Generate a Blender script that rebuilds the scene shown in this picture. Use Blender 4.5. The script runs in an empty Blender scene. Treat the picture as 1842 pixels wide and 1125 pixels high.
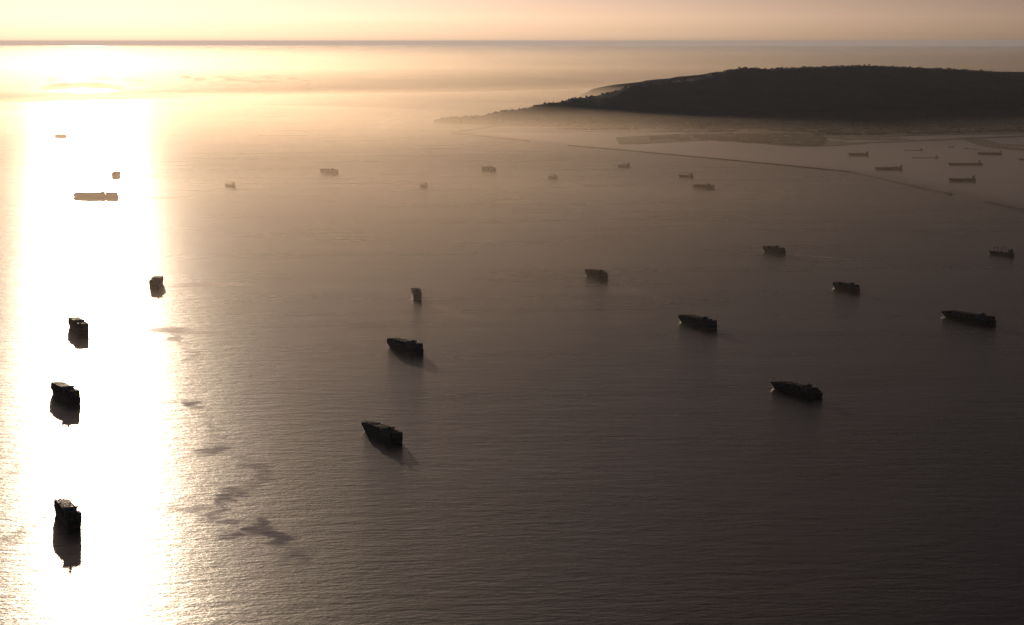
import bpy, bmesh, math, random
from mathutils import Vector, Matrix, noise as mnoise

R = math.radians
rnd = random.Random(7)
scene = bpy.context.scene
col = scene.collection

# ------------------------------------------------------------------ camera, sky, sun, exposure
H = 1200.0            # camera height above the sea (m)
F = 4500.0            # focal length in photograph pixels (1842 wide)
PW, PH = 1842.0, 1125.0
Y0 = 74.0             # picture row of the eye level
PITCH = math.atan((PH / 2 - Y0) / F)
SUN_EL, SUN_AZ = 4.4, -9.6     # degrees, azimuth from +Y, negative to the left
SUN_STRENGTH = 2.7
SKY_STRENGTH = 0.054
EXPOSURE = -1.58
HAZE_DENSITY = 2.0e-6
MIST_DENSITY = 4.8e-5
MIST_TOP = 215.0

cam_d = bpy.data.cameras.new('camera')
cam_d.sensor_width = 36.0
cam_d.lens = 36.0 * F / PW
cam_d.clip_start = 1.0
cam_d.clip_end = 3.0e6
cam = bpy.data.objects.new('camera', cam_d)
cam.location = (0, 0, H)
cam.rotation_euler = (R(90) - PITCH, 0, 0)
col.objects.link(cam)
scene.camera = cam

scene.view_settings.view_transform = 'Standard'
scene.view_settings.look = 'None'
scene.view_settings.exposure = EXPOSURE
scene.view_settings.gamma = 1.0
scene.render.engine = 'CYCLES'
cy = scene.cycles
cy.use_denoising = True
cy.max_bounces = 6
cy.glossy_bounces = 3
cy.diffuse_bounces = 2
cy.transmission_bounces = 2
cy.volume_bounces = 0
cy.sample_clamp_indirect = 4.0

world = bpy.data.worlds.new('World')
scene.world = world
world.use_nodes = True
wn, wl = world.node_tree.nodes, world.node_tree.links
wn.clear()
sky = wn.new('ShaderNodeTexSky')
sky.sky_type = 'NISHITA'
sky.sun_disc = False
sky.sun_elevation = R(SUN_EL)
sky.sun_rotation = R(SUN_AZ)
sky.altitude = 1200
sky.air_density = 0.24
sky.dust_density = 2.0
sky.ozone_density = 1.0
wtc = wn.new('ShaderNodeTexCoord')
wsep = wn.new('ShaderNodeSeparateXYZ')
wl.new(wtc.outputs['Generated'], wsep.inputs[0])
wmax = wn.new('ShaderNodeMath'); wmax.operation = 'MAXIMUM'; wmax.inputs[1].default_value = 0.0015
wl.new(wsep.outputs['Z'], wmax.inputs[0])
wcomb = wn.new('ShaderNodeCombineXYZ')
wl.new(wsep.outputs['X'], wcomb.inputs['X']); wl.new(wsep.outputs['Y'], wcomb.inputs['Y']); wl.new(wmax.outputs[0], wcomb.inputs['Z'])
wl.new(wcomb.outputs[0], sky.inputs['Vector'])
# brown smog line that lies along the whole horizon
wnoi = wn.new('ShaderNodeTexNoise')
wmap = wn.new('ShaderNodeMapping'); wmap.inputs['Scale'].default_value = (9, 9, 700)
wl.new(wtc.outputs['Generated'], wmap.inputs[0]); wl.new(wmap.outputs[0], wnoi.inputs['Vector'])
wnoi.inputs['Scale'].default_value = 1.0; wnoi.inputs['Detail'].default_value = 4
wmul = wn.new('ShaderNodeMath'); wmul.operation = 'MULTIPLY_ADD'
wl.new(wnoi.outputs['Fac'], wmul.inputs[0]); wmul.inputs[1].default_value = 0.0035; wl.new(wsep.outputs['Z'], wmul.inputs[2])
wmr = wn.new('ShaderNodeMapRange'); wmr.inputs['From Min'].default_value = -0.002; wmr.inputs['From Max'].default_value = 0.02
wl.new(wmul.outputs[0], wmr.inputs['Value'])
wramp = wn.new('ShaderNodeValToRGB')
e = wramp.color_ramp.elements
e[0].position = 0.0; e[0].color = (0.50, 0.40, 0.35, 1)
e[1].position = 1.0; e[1].color = (0.66, 0.52, 0.48, 1)
for p, c in ((0.12, (0.46, 0.37, 0.33, 1)), (0.22, (0.50, 0.40, 0.36, 1)), (0.36, (0.58, 0.46, 0.40, 1)), (0.6, (0.70, 0.55, 0.48, 1))):
    k = e.new(p); k.color = c
wl.new(wmr.outputs['Result'], wramp.inputs[0])
wmix = wn.new('ShaderNodeMix'); wmix.data_type = 'RGBA'; wmix.blend_type = 'MULTIPLY'; wmix.inputs['Factor'].default_value = 1.0
wl.new(sky.outputs[0], wmix.inputs[6]); wl.new(wramp.outputs[0], wmix.inputs[7])
wbg = wn.new('ShaderNodeBackground'); wbg.inputs['Strength'].default_value = SKY_STRENGTH
wl.new(wmix.outputs[2], wbg.inputs['Color'])
wout = wn.new('ShaderNodeOutputWorld')
wl.new(wbg.outputs[0], wout.inputs['Surface'])

sun_d = bpy.data.lights.new('sun', 'SUN')
sun_d.energy = SUN_STRENGTH
sun_d.angle = R(0.53)
sun_d.color = (1.0, 0.78, 0.56)
sun = bpy.data.objects.new('sun', sun_d)
sv = Vector((math.sin(R(SUN_AZ)) * math.cos(R(SUN_EL)), math.cos(R(SUN_AZ)) * math.cos(R(SUN_EL)), math.sin(R(SUN_EL))))
sun.rotation_euler = (-sv).to_track_quat('-Z', 'Y').to_euler()
sun.location = (-3000, 18000, 6000)
col.objects.link(sun)

# ------------------------------------------------------------------ helpers
def tag(o, label=None, cat=None, group=None, kind=None):
    if label: o['label'] = label
    if cat: o['category'] = cat
    if group: o['group'] = group
    if kind: o['kind'] = kind
    return o

def at(px, py, z=0.0):
    """ground point seen at a picture position, at height z"""
    a = (px - PW / 2) / F
    b = (PH / 2 - py) / F
    d = Vector((a, math.cos(PITCH) + b * math.sin(PITCH), b * math.cos(PITCH) - math.sin(PITCH)))
    t = (z - H) / d.z
    return Vector((d.x * t, d.y * t, z))

class MB:
    def __init__(s): s.v = []; s.f = []; s.m = []
    def quad(s, pts, m=0):
        b = len(s.v); s.v += [tuple(p) for p in pts]; s.f.append(tuple(range(b, b + len(pts)))); s.m.append(m)
    def box(s, x0, x1, y0, y1, z0, z1, m=0, top=None, bottom=True):
        b = len(s.v)
        s.v += [(x0, y0, z0), (x1, y0, z0), (x1, y1, z0), (x0, y1, z0), (x0, y0, z1), (x1, y0, z1), (x1, y1, z1), (x0, y1, z1)]
        fs = [(4, 5, 6, 7), (0, 1, 5, 4), (1, 2, 6, 5), (2, 3, 7, 6), (3, 0, 4, 7)]
        if bottom: fs.append((3, 2, 1, 0))
        for i, q in enumerate(fs):
            s.f.append(tuple(b + k for k in q)); s.m.append(top if (top is not None and i == 0) else m)
    def taper(s, x0, x1, y0, y1, z0, z1, k, m=0, dx=0.0):
        b = len(s.v); cx, cyy = (x0 + x1) / 2, (y0 + y1) / 2
        s.v += [(x0, y0, z0), (x1, y0, z0), (x1, y1, z0), (x0, y1, z0)]
        s.v += [(cx + (x - cx) * k + dx, cyy + (y - cyy) * k, z1) for x, y in ((x0, y0), (x1, y0), (x1, y1), (x0, y1))]
        for q in [(4, 5, 6, 7), (0, 1, 5, 4), (1, 2, 6, 5), (2, 3, 7, 6), (3, 0, 4, 7), (3, 2, 1, 0)]:
            s.f.append(tuple(b + i for i in q)); s.m.append(m)
    def bar(s, p, q, r0, r1=None, n=6, m=0):
        p, q = Vector(p), Vector(q); r1 = r0 if r1 is None else r1
        d = (q - p).normalized(); u = d.orthogonal().normalized(); w = d.cross(u)
        b = len(s.v)
        for c, r in ((p, r0), (q, r1)):
            for k in range(n):
                a = 2 * math.pi * k / n
                s.v.append(tuple(c + u * (r * math.cos(a)) + w * (r * math.sin(a))))
        for k in range(n):
            s.f.append((b + k, b + (k + 1) % n, b + n + (k + 1) % n, b + n + k)); s.m.append(m)
        s.f.append(tuple(b + k for k in reversed(range(n)))); s.m.append(m)
        s.f.append(tuple(b + n + k for k in range(n))); s.m.append(m)
    def build(s, name, mats, parent=None, smooth=False):
        me = bpy.data.meshes.new(name)
        me.from_pydata(s.v, [], s.f)
        if not isinstance(mats, (list, tuple)): mats = [mats]
        for m in mats: me.materials.append(m)
        if len(mats) > 1: me.polygons.foreach_set('material_index', s.m)
        if smooth: me.polygons.foreach_set('use_smooth', [True] * len(me.polygons))
        bm = bmesh.new(); bm.from_mesh(me)
        bmesh.ops.recalc_face_normals(bm, faces=bm.faces)
        bm.to_mesh(me); bm.free()
        me.update()
        o = bpy.data.objects.new(name, me); col.objects.link(o)
        if parent: o.parent = parent
        return o

def empty(name, loc, rz=0.0):
    o = bpy.data.objects.new(name, None); o.location = loc; o.rotation_euler = (0, 0, rz)
    o.empty_display_size = 5; col.objects.link(o); return o

def N(nt, t, **kw):
    n = nt.nodes.new(t)
    for k, v in kw.items(): setattr(n, k, v)
    return n

def new_mat(name):
    m = bpy.data.materials.new(name); m.use_nodes = True
    nt = m.node_tree; b = nt.nodes['Principled BSDF']
    return m, nt, b

def paint(name, c, rough=0.5, var=0.25, scale=0.15, metal=0.0):
    """painted steel / concrete with blotchy wear"""
    m, nt, b = new_mat(name)
    tc = N(nt, 'ShaderNodeTexCoord'); no = N(nt, 'ShaderNodeTexNoise')
    no.inputs['Scale'].default_value = scale; no.inputs['Detail'].default_value = 6
    nt.links.new(tc.outputs['Object'], no.inputs['Vector'])
    rp = N(nt, 'ShaderNodeValToRGB')
    rp.color_ramp.elements[0].position = 0.3; rp.color_ramp.elements[0].color = tuple(x * (1 - var) for x in c) + (1,)
    rp.color_ramp.elements[1].position = 0.7; rp.color_ramp.elements[1].color = tuple(min(1, x * (1 + var)) for x in c) + (1,)
    nt.links.new(no.outputs['Fac'], rp.inputs[0]); nt.links.new(rp.outputs[0], b.inputs['Base Color'])
    b.inputs['Roughness'].default_value = rough; b.inputs['Metallic'].default_value = metal
    return m

def hull_mat(name, c, boot=(0.16, 0.035, 0.025), line=3.0):
    m, nt, b = new_mat(name)
    tc = N(nt, 'ShaderNodeTexCoord'); sp = N(nt, 'ShaderNodeSeparateXYZ')
    nt.links.new(tc.outputs['Object'], sp.inputs[0])
    mr = N(nt, 'ShaderNodeMapRange'); mr.inputs['From Min'].default_value = line - 0.1; mr.inputs['From Max'].default_value = line + 0.1
    nt.links.new(sp.outputs['Z'], mr.inputs['Value'])
    no = N(nt, 'ShaderNodeTexNoise'); no.inputs['Scale'].default_value = 0.1; no.inputs['Detail'].default_value = 6
    mp = N(nt, 'ShaderNodeMapping'); mp.inputs['Scale'].default_value = (1, 1, 0.25)
    nt.links.new(tc.outputs['Object'], mp.inputs[0]); nt.links.new(mp.outputs[0], no.inputs['Vector'])
    mx = N(nt, 'ShaderNodeMix', data_type='RGBA'); mx.inputs[6].default_value = boot + (1,); mx.inputs[7].default_value = c + (1,)
    nt.links.new(mr.outputs['Result'], mx.inputs['Factor'])
    m2 = N(nt, 'ShaderNodeMix', data_type='RGBA'); m2.inputs[7].default_value = (0.12, 0.06, 0.035, 1)
    r2 = N(nt, 'ShaderNodeMapRange'); r2.inputs['From Min'].default_value = 0.55; r2.inputs['From Max'].default_value = 0.8; r2.inputs['To Max'].default_value = 0.6
    nt.links.new(no.outputs['Fac'], r2.inputs['Value']); nt.links.new(r2.outputs['Result'], m2.inputs['Factor'])
    nt.links.new(mx.outputs[2], m2.inputs[6]); nt.links.new(m2.outputs[2], b.inputs['Base Color'])
    b.inputs['Roughness'].default_value = 0.3
    return m

def container_mat(name):
    """every container its own paint: a random colour for each 40 ft x 8 ft x 8.5 ft cell"""
    m, nt, b = new_mat(name)
    tc = N(nt, 'ShaderNodeTexCoord')
    dv = N(nt, 'ShaderNodeVectorMath', operation='DIVIDE'); dv.inputs[1].default_value = (6.9, 2.5, 2.6)
    fl = N(nt, 'ShaderNodeVectorMath', operation='FLOOR')
    ad = N(nt, 'ShaderNodeVectorMath', operation='ADD'); ad.inputs[1].default_value = (0.03, 0.5, 0.03)
    nt.links.new(tc.outputs['Object'], dv.inputs[0]); nt.links.new(dv.outputs[0], ad.inputs[0]); nt.links.new(ad.outputs[0], fl.inputs[0])
    wn_ = N(nt, 'ShaderNodeTexWhiteNoise', noise_dimensions='3D'); nt.links.new(fl.outputs[0], wn_.inputs['Vector'])
    rp = N(nt, 'ShaderNodeValToRGB'); rp.color_ramp.interpolation = 'CONSTANT'
    cols = [(0.20, 0.05, 0.035), (0.03, 0.07, 0.16), (0.34, 0.31, 0.27), (0.26, 0.10, 0.03), (0.05, 0.13, 0.08), (0.55, 0.53, 0.50), (0.12, 0.03, 0.03), (0.22, 0.23, 0.25), (0.40, 0.22, 0.08)]
    el = rp.color_ramp.elements
    el[0].position = 0; el[0].color = cols[0] + (1,); el[1].position = 1 / len(cols); el[1].color = cols[1] + (1,)
    for i, c in enumerate(cols[2:], 2):
        k = el.new(i / len(cols)); k.color = c + (1,)
    nt.links.new(wn_.outputs['Value'], rp.inputs[0]); nt.links.new(rp.outputs[0], b.inputs['Base Color'])
    rr = N(nt, 'ShaderNodeMapRange'); rr.inputs['To Min'].default_value = 0.45; rr.inputs['To Max'].default_value = 0.95; b.inputs['Specular IOR Level'].default_value = 0.2
    nt.links.new(wn_.outputs['Value'], rr.inputs['Value']); nt.links.new(rr.outputs['Result'], b.inputs['Roughness'])
    return m

M = {
    'hull_black': hull_mat('hull_black', (0.02, 0.022, 0.026)),
    'hull_blue': hull_mat('hull_blue', (0.025, 0.05, 0.11)),
    'hull_green': hull_mat('hull_green', (0.02, 0.07, 0.05)),
    'hull_red': hull_mat('hull_red', (0.13, 0.03, 0.025)),
    'hull_grey': hull_mat('hull_grey', (0.16, 0.16, 0.16)),
    'deck': paint('deck_paint', (0.15, 0.06, 0.045), 0.6),
    'deck_green': paint('deck_green', (0.06, 0.10, 0.07), 0.6),
    'white': paint('white_paint', (0.70, 0.69, 0.66), 0.75, 0.1),
    'glass': paint('dark_glass', (0.02, 0.025, 0.03), 0.12, 0.1),
    'buff': paint('buff_paint', (0.42, 0.30, 0.14), 0.5),
    'steel': paint('grey_steel', (0.20, 0.20, 0.20), 0.45),
    'funnel': paint('funnel_blue', (0.04, 0.07, 0.16), 0.4),
    'orange': paint('orange_paint', (0.5, 0.14, 0.03), 0.45),
    'box': container_mat('container_paint'),
    'rock': paint('breakwater_rock', (0.09, 0.08, 0.07), 0.9, 0.4, 0.05),
    'concrete': paint('concrete', (0.30, 0.28, 0.26), 0.85, 0.2, 0.05),
    'crane_blue': paint('crane_blue', (0.10, 0.12, 0.16), 0.5),
}

# ------------------------------------------------------------------ the sea
def ell(nt, pos, c, d, l, w):
    """soft elongated spot on the water: centre, direction, half length, half width -> 0..1 node"""
    s = N(nt, 'ShaderNodeVectorMath', operation='SUBTRACT'); nt.links.new(pos, s.inputs[0]); s.inputs[1].default_value = (c[0], c[1], 0)
    d1 = N(nt, 'ShaderNodeVectorMath', operation='DOT_PRODUCT'); nt.links.new(s.outputs[0], d1.inputs[0]); d1.inputs[1].default_value = (d[0] / l, d[1] / l, 0)
    d2 = N(nt, 'ShaderNodeVectorMath', operation='DOT_PRODUCT'); nt.links.new(s.outputs[0], d2.inputs[0]); d2.inputs[1].default_value = (-d[1] / w, d[0] / w, 0)
    a = N(nt, 'ShaderNodeMath', operation='MULTIPLY'); nt.links.new(d1.outputs['Value'], a.inputs[0]); nt.links.new(d1.outputs['Value'], a.inputs[1])
    b = N(nt, 'ShaderNodeMath', operation='MULTIPLY_ADD'); nt.links.new(d2.outputs['Value'], b.inputs[0]); nt.links.new(d2.outputs['Value'], b.inputs[1]); nt.links.new(a.outputs[0], b.inputs[2])
    r = N(nt, 'ShaderNodeMapRange'); r.interpolation_type = 'SMOOTHSTEP'
    r.inputs['From Min'].default_value = 0.0; r.inputs['From Max'].default_value = 1.0; r.inputs['To Min'].default_value = 1.0; r.inputs['To Max'].default_value = 0.0
    nt.links.new(b.outputs[0], r.inputs['Value'])
    return r.outputs['Result']

def water_mat(name, rough, waves, slicks=(), shelter=None):
    m, nt, b = new_mat(name)
    L = nt.links
    g = N(nt, 'ShaderNodeNewGeometry'); pos = g.outputs['Position']
    b.inputs['Base Color'].default_value = (0.006, 0.008, 0.010, 1)
    b.inputs['IOR'].default_value = 1.33
    tot = None
    for (sx, sy, ang, amp, det) in waves:
        mp = N(nt, 'ShaderNodeMapping', vector_type='TEXTURE')
        mp.inputs['Rotation'].default_value = (0, 0, R(ang)); mp.inputs['Scale'].default_value = (sx, sy, 1)
        L.new(pos, mp.inputs[0])
        no = N(nt, 'ShaderNodeTexNoise', noise_dimensions='2D'); no.inputs['Scale'].default_value = 1; no.inputs['Detail'].default_value = det; no.inputs['Roughness'].default_value = 0.5
        L.new(mp.outputs[0], no.inputs['Vector'])
        ma = N(nt, 'ShaderNodeMath', operation='MULTIPLY_ADD'); L.new(no.outputs['Fac'], ma.inputs[0]); ma.inputs[1].default_value = amp
        if tot is None: ma.inputs[2].default_value = 0
        else: L.new(tot, ma.inputs[2])
        tot = ma.outputs[0]
    # gusts: large patches of rougher and smoother water
    gm = N(nt, 'ShaderNodeMapping', vector_type='TEXTURE'); gm.inputs['Rotation'].default_value = (0, 0, R(8)); gm.inputs['Scale'].default_value = (1500, 420, 1)
    L.new(pos, gm.inputs[0])
    gn = N(nt, 'ShaderNodeTexNoise', noise_dimensions='2D'); gn.inputs['Scale'].default_value = 1; gn.inputs['Detail'].default_value = 5; gn.inputs['Roughness'].default_value = 0.6
    L.new(gm.outputs[0], gn.inputs['Vector'])
    rr = N(nt, 'ShaderNodeMapRange'); rr.inputs['From Min'].default_value = 0.3; rr.inputs['From Max'].default_value = 0.7
    rr.inputs['To Min'].default_value = rough - 0.014; rr.inputs['To Max'].default_value = rough + 0.014
    L.new(gn.outputs['Fac'], rr.inputs['Value'])
    rough_out = rr.outputs['Result']
    bump = N(nt, 'ShaderNodeBump'); bump.inputs['Distance'].default_value = 1.0; bump.inputs['Strength'].default_value = 1.0
    L.new(tot, bump.inputs['Height'])
    if slicks:
        # wobble the outline of the slicks
        wob = N(nt, 'ShaderNodeTexNoise', noise_dimensions='2D'); wob.inputs['Scale'].default_value = 1 / 90; wob.inputs['Detail'].default_value = 5; wob.inputs['Roughness'].default_value = 0.65
        L.new(pos, wob.inputs['Vector'])
        ws = N(nt, 'ShaderNodeVectorMath', operation='SUBTRACT'); L.new(wob.outputs['Color'], ws.inputs[0]); ws.inputs[1].default_value = (0.5, 0.5, 0.5)
        wm = N(nt, 'ShaderNodeVectorMath', operation='MULTIPLY_ADD'); L.new(ws.outputs[0], wm.inputs[0]); wm.inputs[1].default_value = (150, 240, 0); L.new(pos, wm.inputs[2])
        fr = N(nt, 'ShaderNodeTexNoise', noise_dimensions='2D'); fr.inputs['Scale'].default_value = 1 / 38; fr.inputs['Detail'].default_value = 5; fr.inputs['Roughness'].default_value = 0.7
        L.new(pos, fr.inputs['Vector'])
        fm = N(nt, 'ShaderNodeMapRange'); L.new(fr.outputs['Fac'], fm.inputs['Value']); fm.inputs['From Min'].default_value = 0.40; fm.inputs['From Max'].default_value = 0.60; fm.inputs['To Min'].default_value = 0.85; fm.inputs['To Max'].default_value = 1.0
        acc = None
        for (c, d, l, w, k) in slicks:
            v = ell(nt, wm.outputs[0], c, d, l, w)
            ml = N(nt, 'ShaderNodeMath', operation='MULTIPLY'); L.new(v, ml.inputs[0]); ml.inputs[1].default_value = k
            if acc is None: acc = ml.outputs[0]
            else:
                mx = N(nt, 'ShaderNodeMath', operation='MAXIMUM'); L.new(acc, mx.inputs[0]); L.new(ml.outputs[0], mx.inputs[1]); acc = mx.outputs[0]
        am = N(nt, 'ShaderNodeMath', operation='MULTIPLY'); L.new(acc, am.inputs[0]); L.new(fm.outputs['Result'], am.inputs[1]); acc = am.outputs[0]
        ro = N(nt, 'ShaderNodeMix', data_type='FLOAT'); L.new(acc, ro.inputs['Factor']); L.new(rough_out, ro.inputs[2]); ro.inputs[3].default_value = 0.08
        rough_out = ro.outputs[0]
        bs = N(nt, 'ShaderNodeMapRange'); L.new(acc, bs.inputs['Value']); bs.inputs['To Min'].default_value = 1.0; bs.inputs['To Max'].default_value = 0.25
        L.new(bs.outputs['Result'], bump.inputs['Strength'])
    if shelter:
        # smoother water on the harbour side of the breakwaters (points are Y, X along their line)
        sp = N(nt, 'ShaderNodeSeparateXYZ'); L.new(pos, sp.inputs[0])
        y0, y1, x0, x1 = shelter[0][0], shelter[-1][0], -3000.0, 6000.0
        my = N(nt, 'ShaderNodeMapRange'); L.new(sp.outputs['Y'], my.inputs['Value']); my.inputs['From Min'].default_value = y0; my.inputs['From Max'].default_value = y1
        fc = N(nt, 'ShaderNodeFloatCurve'); L.new(my.outputs['Result'], fc.inputs['Value'])
        cv = fc.mapping.curves[0]
        pts = [((y - y0) / (y1 - y0), (x - x0) / (x1 - x0)) for y, x in shelter]
        cv.points[0].location = pts[0]; cv.points[1].location = pts[-1]
        for q in pts[1:-1]: cv.points.new(*q)
        for q in cv.points: q.handle_type = 'VECTOR'
        fc.mapping.update()
        xl = N(nt, 'ShaderNodeMapRange'); L.new(fc.outputs['Value'], xl.inputs['Value']); xl.inputs['To Min'].default_value = x0; xl.inputs['To Max'].default_value = x1
        df = N(nt, 'ShaderNodeMath', operation='SUBTRACT'); L.new(sp.outputs['X'], df.inputs[0]); L.new(xl.outputs['Result'], df.inputs[1])
        cm = N(nt, 'ShaderNodeMapRange'); cm.interpolation_type = 'SMOOTHSTEP'; L.new(df.outputs[0], cm.inputs['Value']); cm.inputs['From Min'].default_value = -30; cm.inputs['From Max'].default_value = 420
        ro = N(nt, 'ShaderNodeMix', data_type='FLOAT'); L.new(cm.outputs['Result'], ro.inputs['Factor']); L.new(rough_out, ro.inputs[2]); ro.inputs[3].default_value = 0.235
        rough_out = ro.outputs[0]
        bm_ = N(nt, 'ShaderNodeMapRange'); L.new(cm.outputs['Result'], bm_.inputs['Value']); bm_.inputs['To Min'].default_value = 1.0; bm_.inputs['To Max'].default_value = 0.55
        mu = N(nt, 'ShaderNodeMath', operation='MULTIPLY'); L.new(bm_.outputs['Result'], mu.inputs[0])
        if slicks: L.new(bs.outputs['Result'], mu.inputs[1])
        else: mu.inputs[1].default_value = 1.0
        L.new(mu.outputs[0], bump.inputs['Strength'])
    L.new(rough_out, b.inputs['Roughness']); L.new(bump.outputs[0], b.inputs['Normal'])
    # a share of steeper wind ripples widens the glitter
    b2 = N(nt, 'ShaderNodeBsdfPrincipled'); b2.inputs['Base Color'].default_value = (0.006, 0.008, 0.010, 1); b2.inputs['IOR'].default_value = 1.33
    r2 = N(nt, 'ShaderNodeMath', operation='MULTIPLY_ADD'); L.new(rough_out, r2.inputs[0]); r2.inputs[1].default_value = 1.3; r2.inputs[2].default_value = 0.20
    L.new(r2.outputs[0], b2.inputs['Roughness']); L.new(bump.outputs[0], b2.inputs['Normal'])
    ms = N(nt, 'ShaderNodeMixShader'); ms.inputs['Fac'].default_value = 0.30
    fac = None
    for src, k in ((acc if slicks else None, 1.0), (cm.outputs['Result'] if shelter else None, 0.6)):
        if src is None: continue
        iv = N(nt, 'ShaderNodeMapRange'); L.new(src, iv.inputs['Value']); iv.inputs['To Min'].default_value = 1.0 if fac else 0.34; iv.inputs['To Max'].default_value = (1.0 if fac else 0.34) * (1 - k)
        if fac is None: fac = iv.outputs['Result']
        else:
            mm = N(nt, 'ShaderNodeMath', operation='MULTIPLY'); L.new(fac, mm.inputs[0]); L.new(iv.outputs['Result'], mm.inputs[1]); fac = mm.outputs[0]
    if fac: L.new(fac, ms.inputs['Fac'])
    L.new(b.outputs[0], ms.inputs[1]); L.new(b2.outputs[0], ms.inputs[2])
    L.new(ms.outputs[0], nt.nodes['Material Output'].inputs['Surface'])
    return m

def slick(px, py, hx, hy, k=1.0, tilt=0.0):
    p = at(px, py)
    l = hx * p.y / F
    w = abs(at(px, py - hy).y - p.y)
    return ((p.x, p.y), (math.cos(R(tilt)), math.sin(R(tilt))), l, w, k)

def streak(a, b, half, k):
    p, q = at(*a), at(*b); d = q - p; l = d.length; d.normalize(); c = (p + q) / 2
    return ((c.x, c.y), (d.x, d.y), l * .62, half, k)
WIND = [(300, 596), (335, 622), (349, 655), (342, 722), (386, 768), (392, 808), (452, 832), (486, 855), (440, 882), (402, 906), (380, 938), (462, 938), (520, 985), (550, 1012)]
TRAILS = [streak(a, b, w_, k_) for a, b, w_, k_ in zip(WIND, WIND[1:], (30, 22, 18, 20, 24, 22, 34, 26, 40, 30, 24, 55, 40), (.7, .45, .3, .35, .4, .4, .75, .6, .8, .7, .35, .95, .6))] + [streak((1408, 456.5), (1520, 466), 45, .4), streak((1092, 508), (1210, 545), 60, .1), streak((764, 545), (840, 572), 60, .1), streak((1003, 324.5), (1060, 342), 70, .1), streak((755, 275.5), (480, 282), 26, .5), streak((1134, 302.5), (1210, 306), 60, .1)]
SLICKS = TRAILS + [slick(305, 594, 60, 8, .8), slick(350, 600, 90, 5, .5), slick(345, 640, 10, 16, .5), slick(345, 728, 26, 10, .9), slick(300, 723, 55, 3, .6),
          slick(385, 770, 10, 14, .5), slick(385, 810, 34, 12, .8), slick(455, 838, 26, 8, .6), slick(470, 860, 16, 22, .6), slick(430, 882, 40, 9, .7), slick(405, 898, 18, 14, .8),
          slick(330, 915, 80, 10, .55), slick(465, 945, 22, 26, .9), slick(500, 972, 38, 18, .9), slick(420, 965, 40, 10, .8), slick(395, 938, 60, 7, .7), slick(530, 1000, 40, 22, .45),
          slick(35, 960, 26, 34, .55), slick(20, 850, 16, 30, .4), slick(385, 512, 90, 5, .6), slick(330, 516, 50, 3, .5), slick(265, 317, 50, 2.5, .5), slick(300, 356, 80, 3, .5)]
open_sea = water_mat('open_sea_water', 0.265, [(11, 6, 6, 0.55, 3), (42, 20, 9, 1.0, 3), (160, 60, 4, 1.5, 3)], SLICKS,
    [(p.y, p.x) for p in (at(*q) for q in ((2100, 430), (1842, 378.5), (1712, 350.5), (1530, 310), (1023, 262.3), (953, 254.2), (814, 239.4)))] + [(33100.0, 5900.0)])

def sea_disc():
    rad = [0, 2000, 4000, 6000, 8000, 11000, 15000, 20000, 27000, 36000, 50000, 75000, 120000, 200000, 350000, 620000]
    n = 96
    mb = MB(); mb.v.append((0, 0, 0))
    for r in rad[1:]:
        for k in range(n):
            a = 2 * math.pi * k / n; mb.v.append((r * math.cos(a), r * math.sin(a), 0))
    for k in range(n): mb.f.append((0, 1 + k, 1 + (k + 1) % n)); mb.m.append(0)
    for i in range(len(rad) - 2):
        o = 1 + i * n
        for k in range(n): mb.f.append((o + k, o + n + k, o + n + (k + 1) % n, o + (k + 1) % n)); mb.m.append(0)
    return mb.build('sea', open_sea)
tag(sea_disc(), 'wide open sea with a broad white band of sun glitter', 'sea', kind='structure')

def flat_poly(name, pts, mat, z, zb=-1.0):
    """flat land with a sloping edge down to below the water"""
    bm = bmesh.new()
    top = [bm.verts.new((p.x, p.y, z)) for p in pts]
    f = bm.faces.new(top)
    low = [bm.verts.new((p.x, p.y, zb)) for p in pts]
    n = len(pts)
    for i in range(n): bm.faces.new((top[i], top[(i + 1) % n], low[(i + 1) % n], low[i]))
    bmesh.ops.recalc_face_normals(bm, faces=bm.faces)
    bmesh.ops.triangulate(bm, faces=[f])
    me = bpy.data.meshes.new(name); bm.to_mesh(me); bm.free(); me.materials.append(mat)
    o = bpy.data.objects.new(name, me); col.objects.link(o); return o

# ------------------------------------------------------------------ hills
def interp(x, t):
    if x <= t[0][0]: return t[0][1]
    for (a, b), (c, d) in zip(t, t[1:]):
        if x <= c:
            k = (x - a) / (c - a); return b + (d - b) * k
    return t[-1][1]

def land_mat(name, c1, c2, sc):
    m, nt, b = new_mat(name)
    g = N(nt, 'ShaderNodeNewGeometry')
    no = N(nt, 'ShaderNodeTexNoise'); no.inputs['Scale'].default_value = sc; no.inputs['Detail'].default_value = 9; no.inputs['Roughness'].default_value = 0.65
    nt.links.new(g.outputs['Position'], no.inputs['Vector'])
    rp = N(nt, 'ShaderNodeValToRGB'); rp.color_ramp.elements[0].position = 0.38; rp.color_ramp.elements[1].position = 0.62
    rp.color_ramp.elements[0].color = c1 + (1,); rp.color_ramp.elements[1].color = c2 + (1,)
    nt.links.new(no.outputs['Fac'], rp.inputs[0]); nt.links.new(rp.outputs[0], b.inputs['Base Color'])
    b.inputs['Roughness'].default_value = 0.95; b.inputs['Specular IOR Level'].default_value = 0.1
    return m
scrub = land_mat('scrub_hillside', (0.03, 0.038, 0.036), (0.06, 0.062, 0.055), 1 / 900)
fill_land = land_mat('port_ground', (0.045, 0.04, 0.035), (0.10, 0.09, 0.075), 1 / 300)

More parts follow.
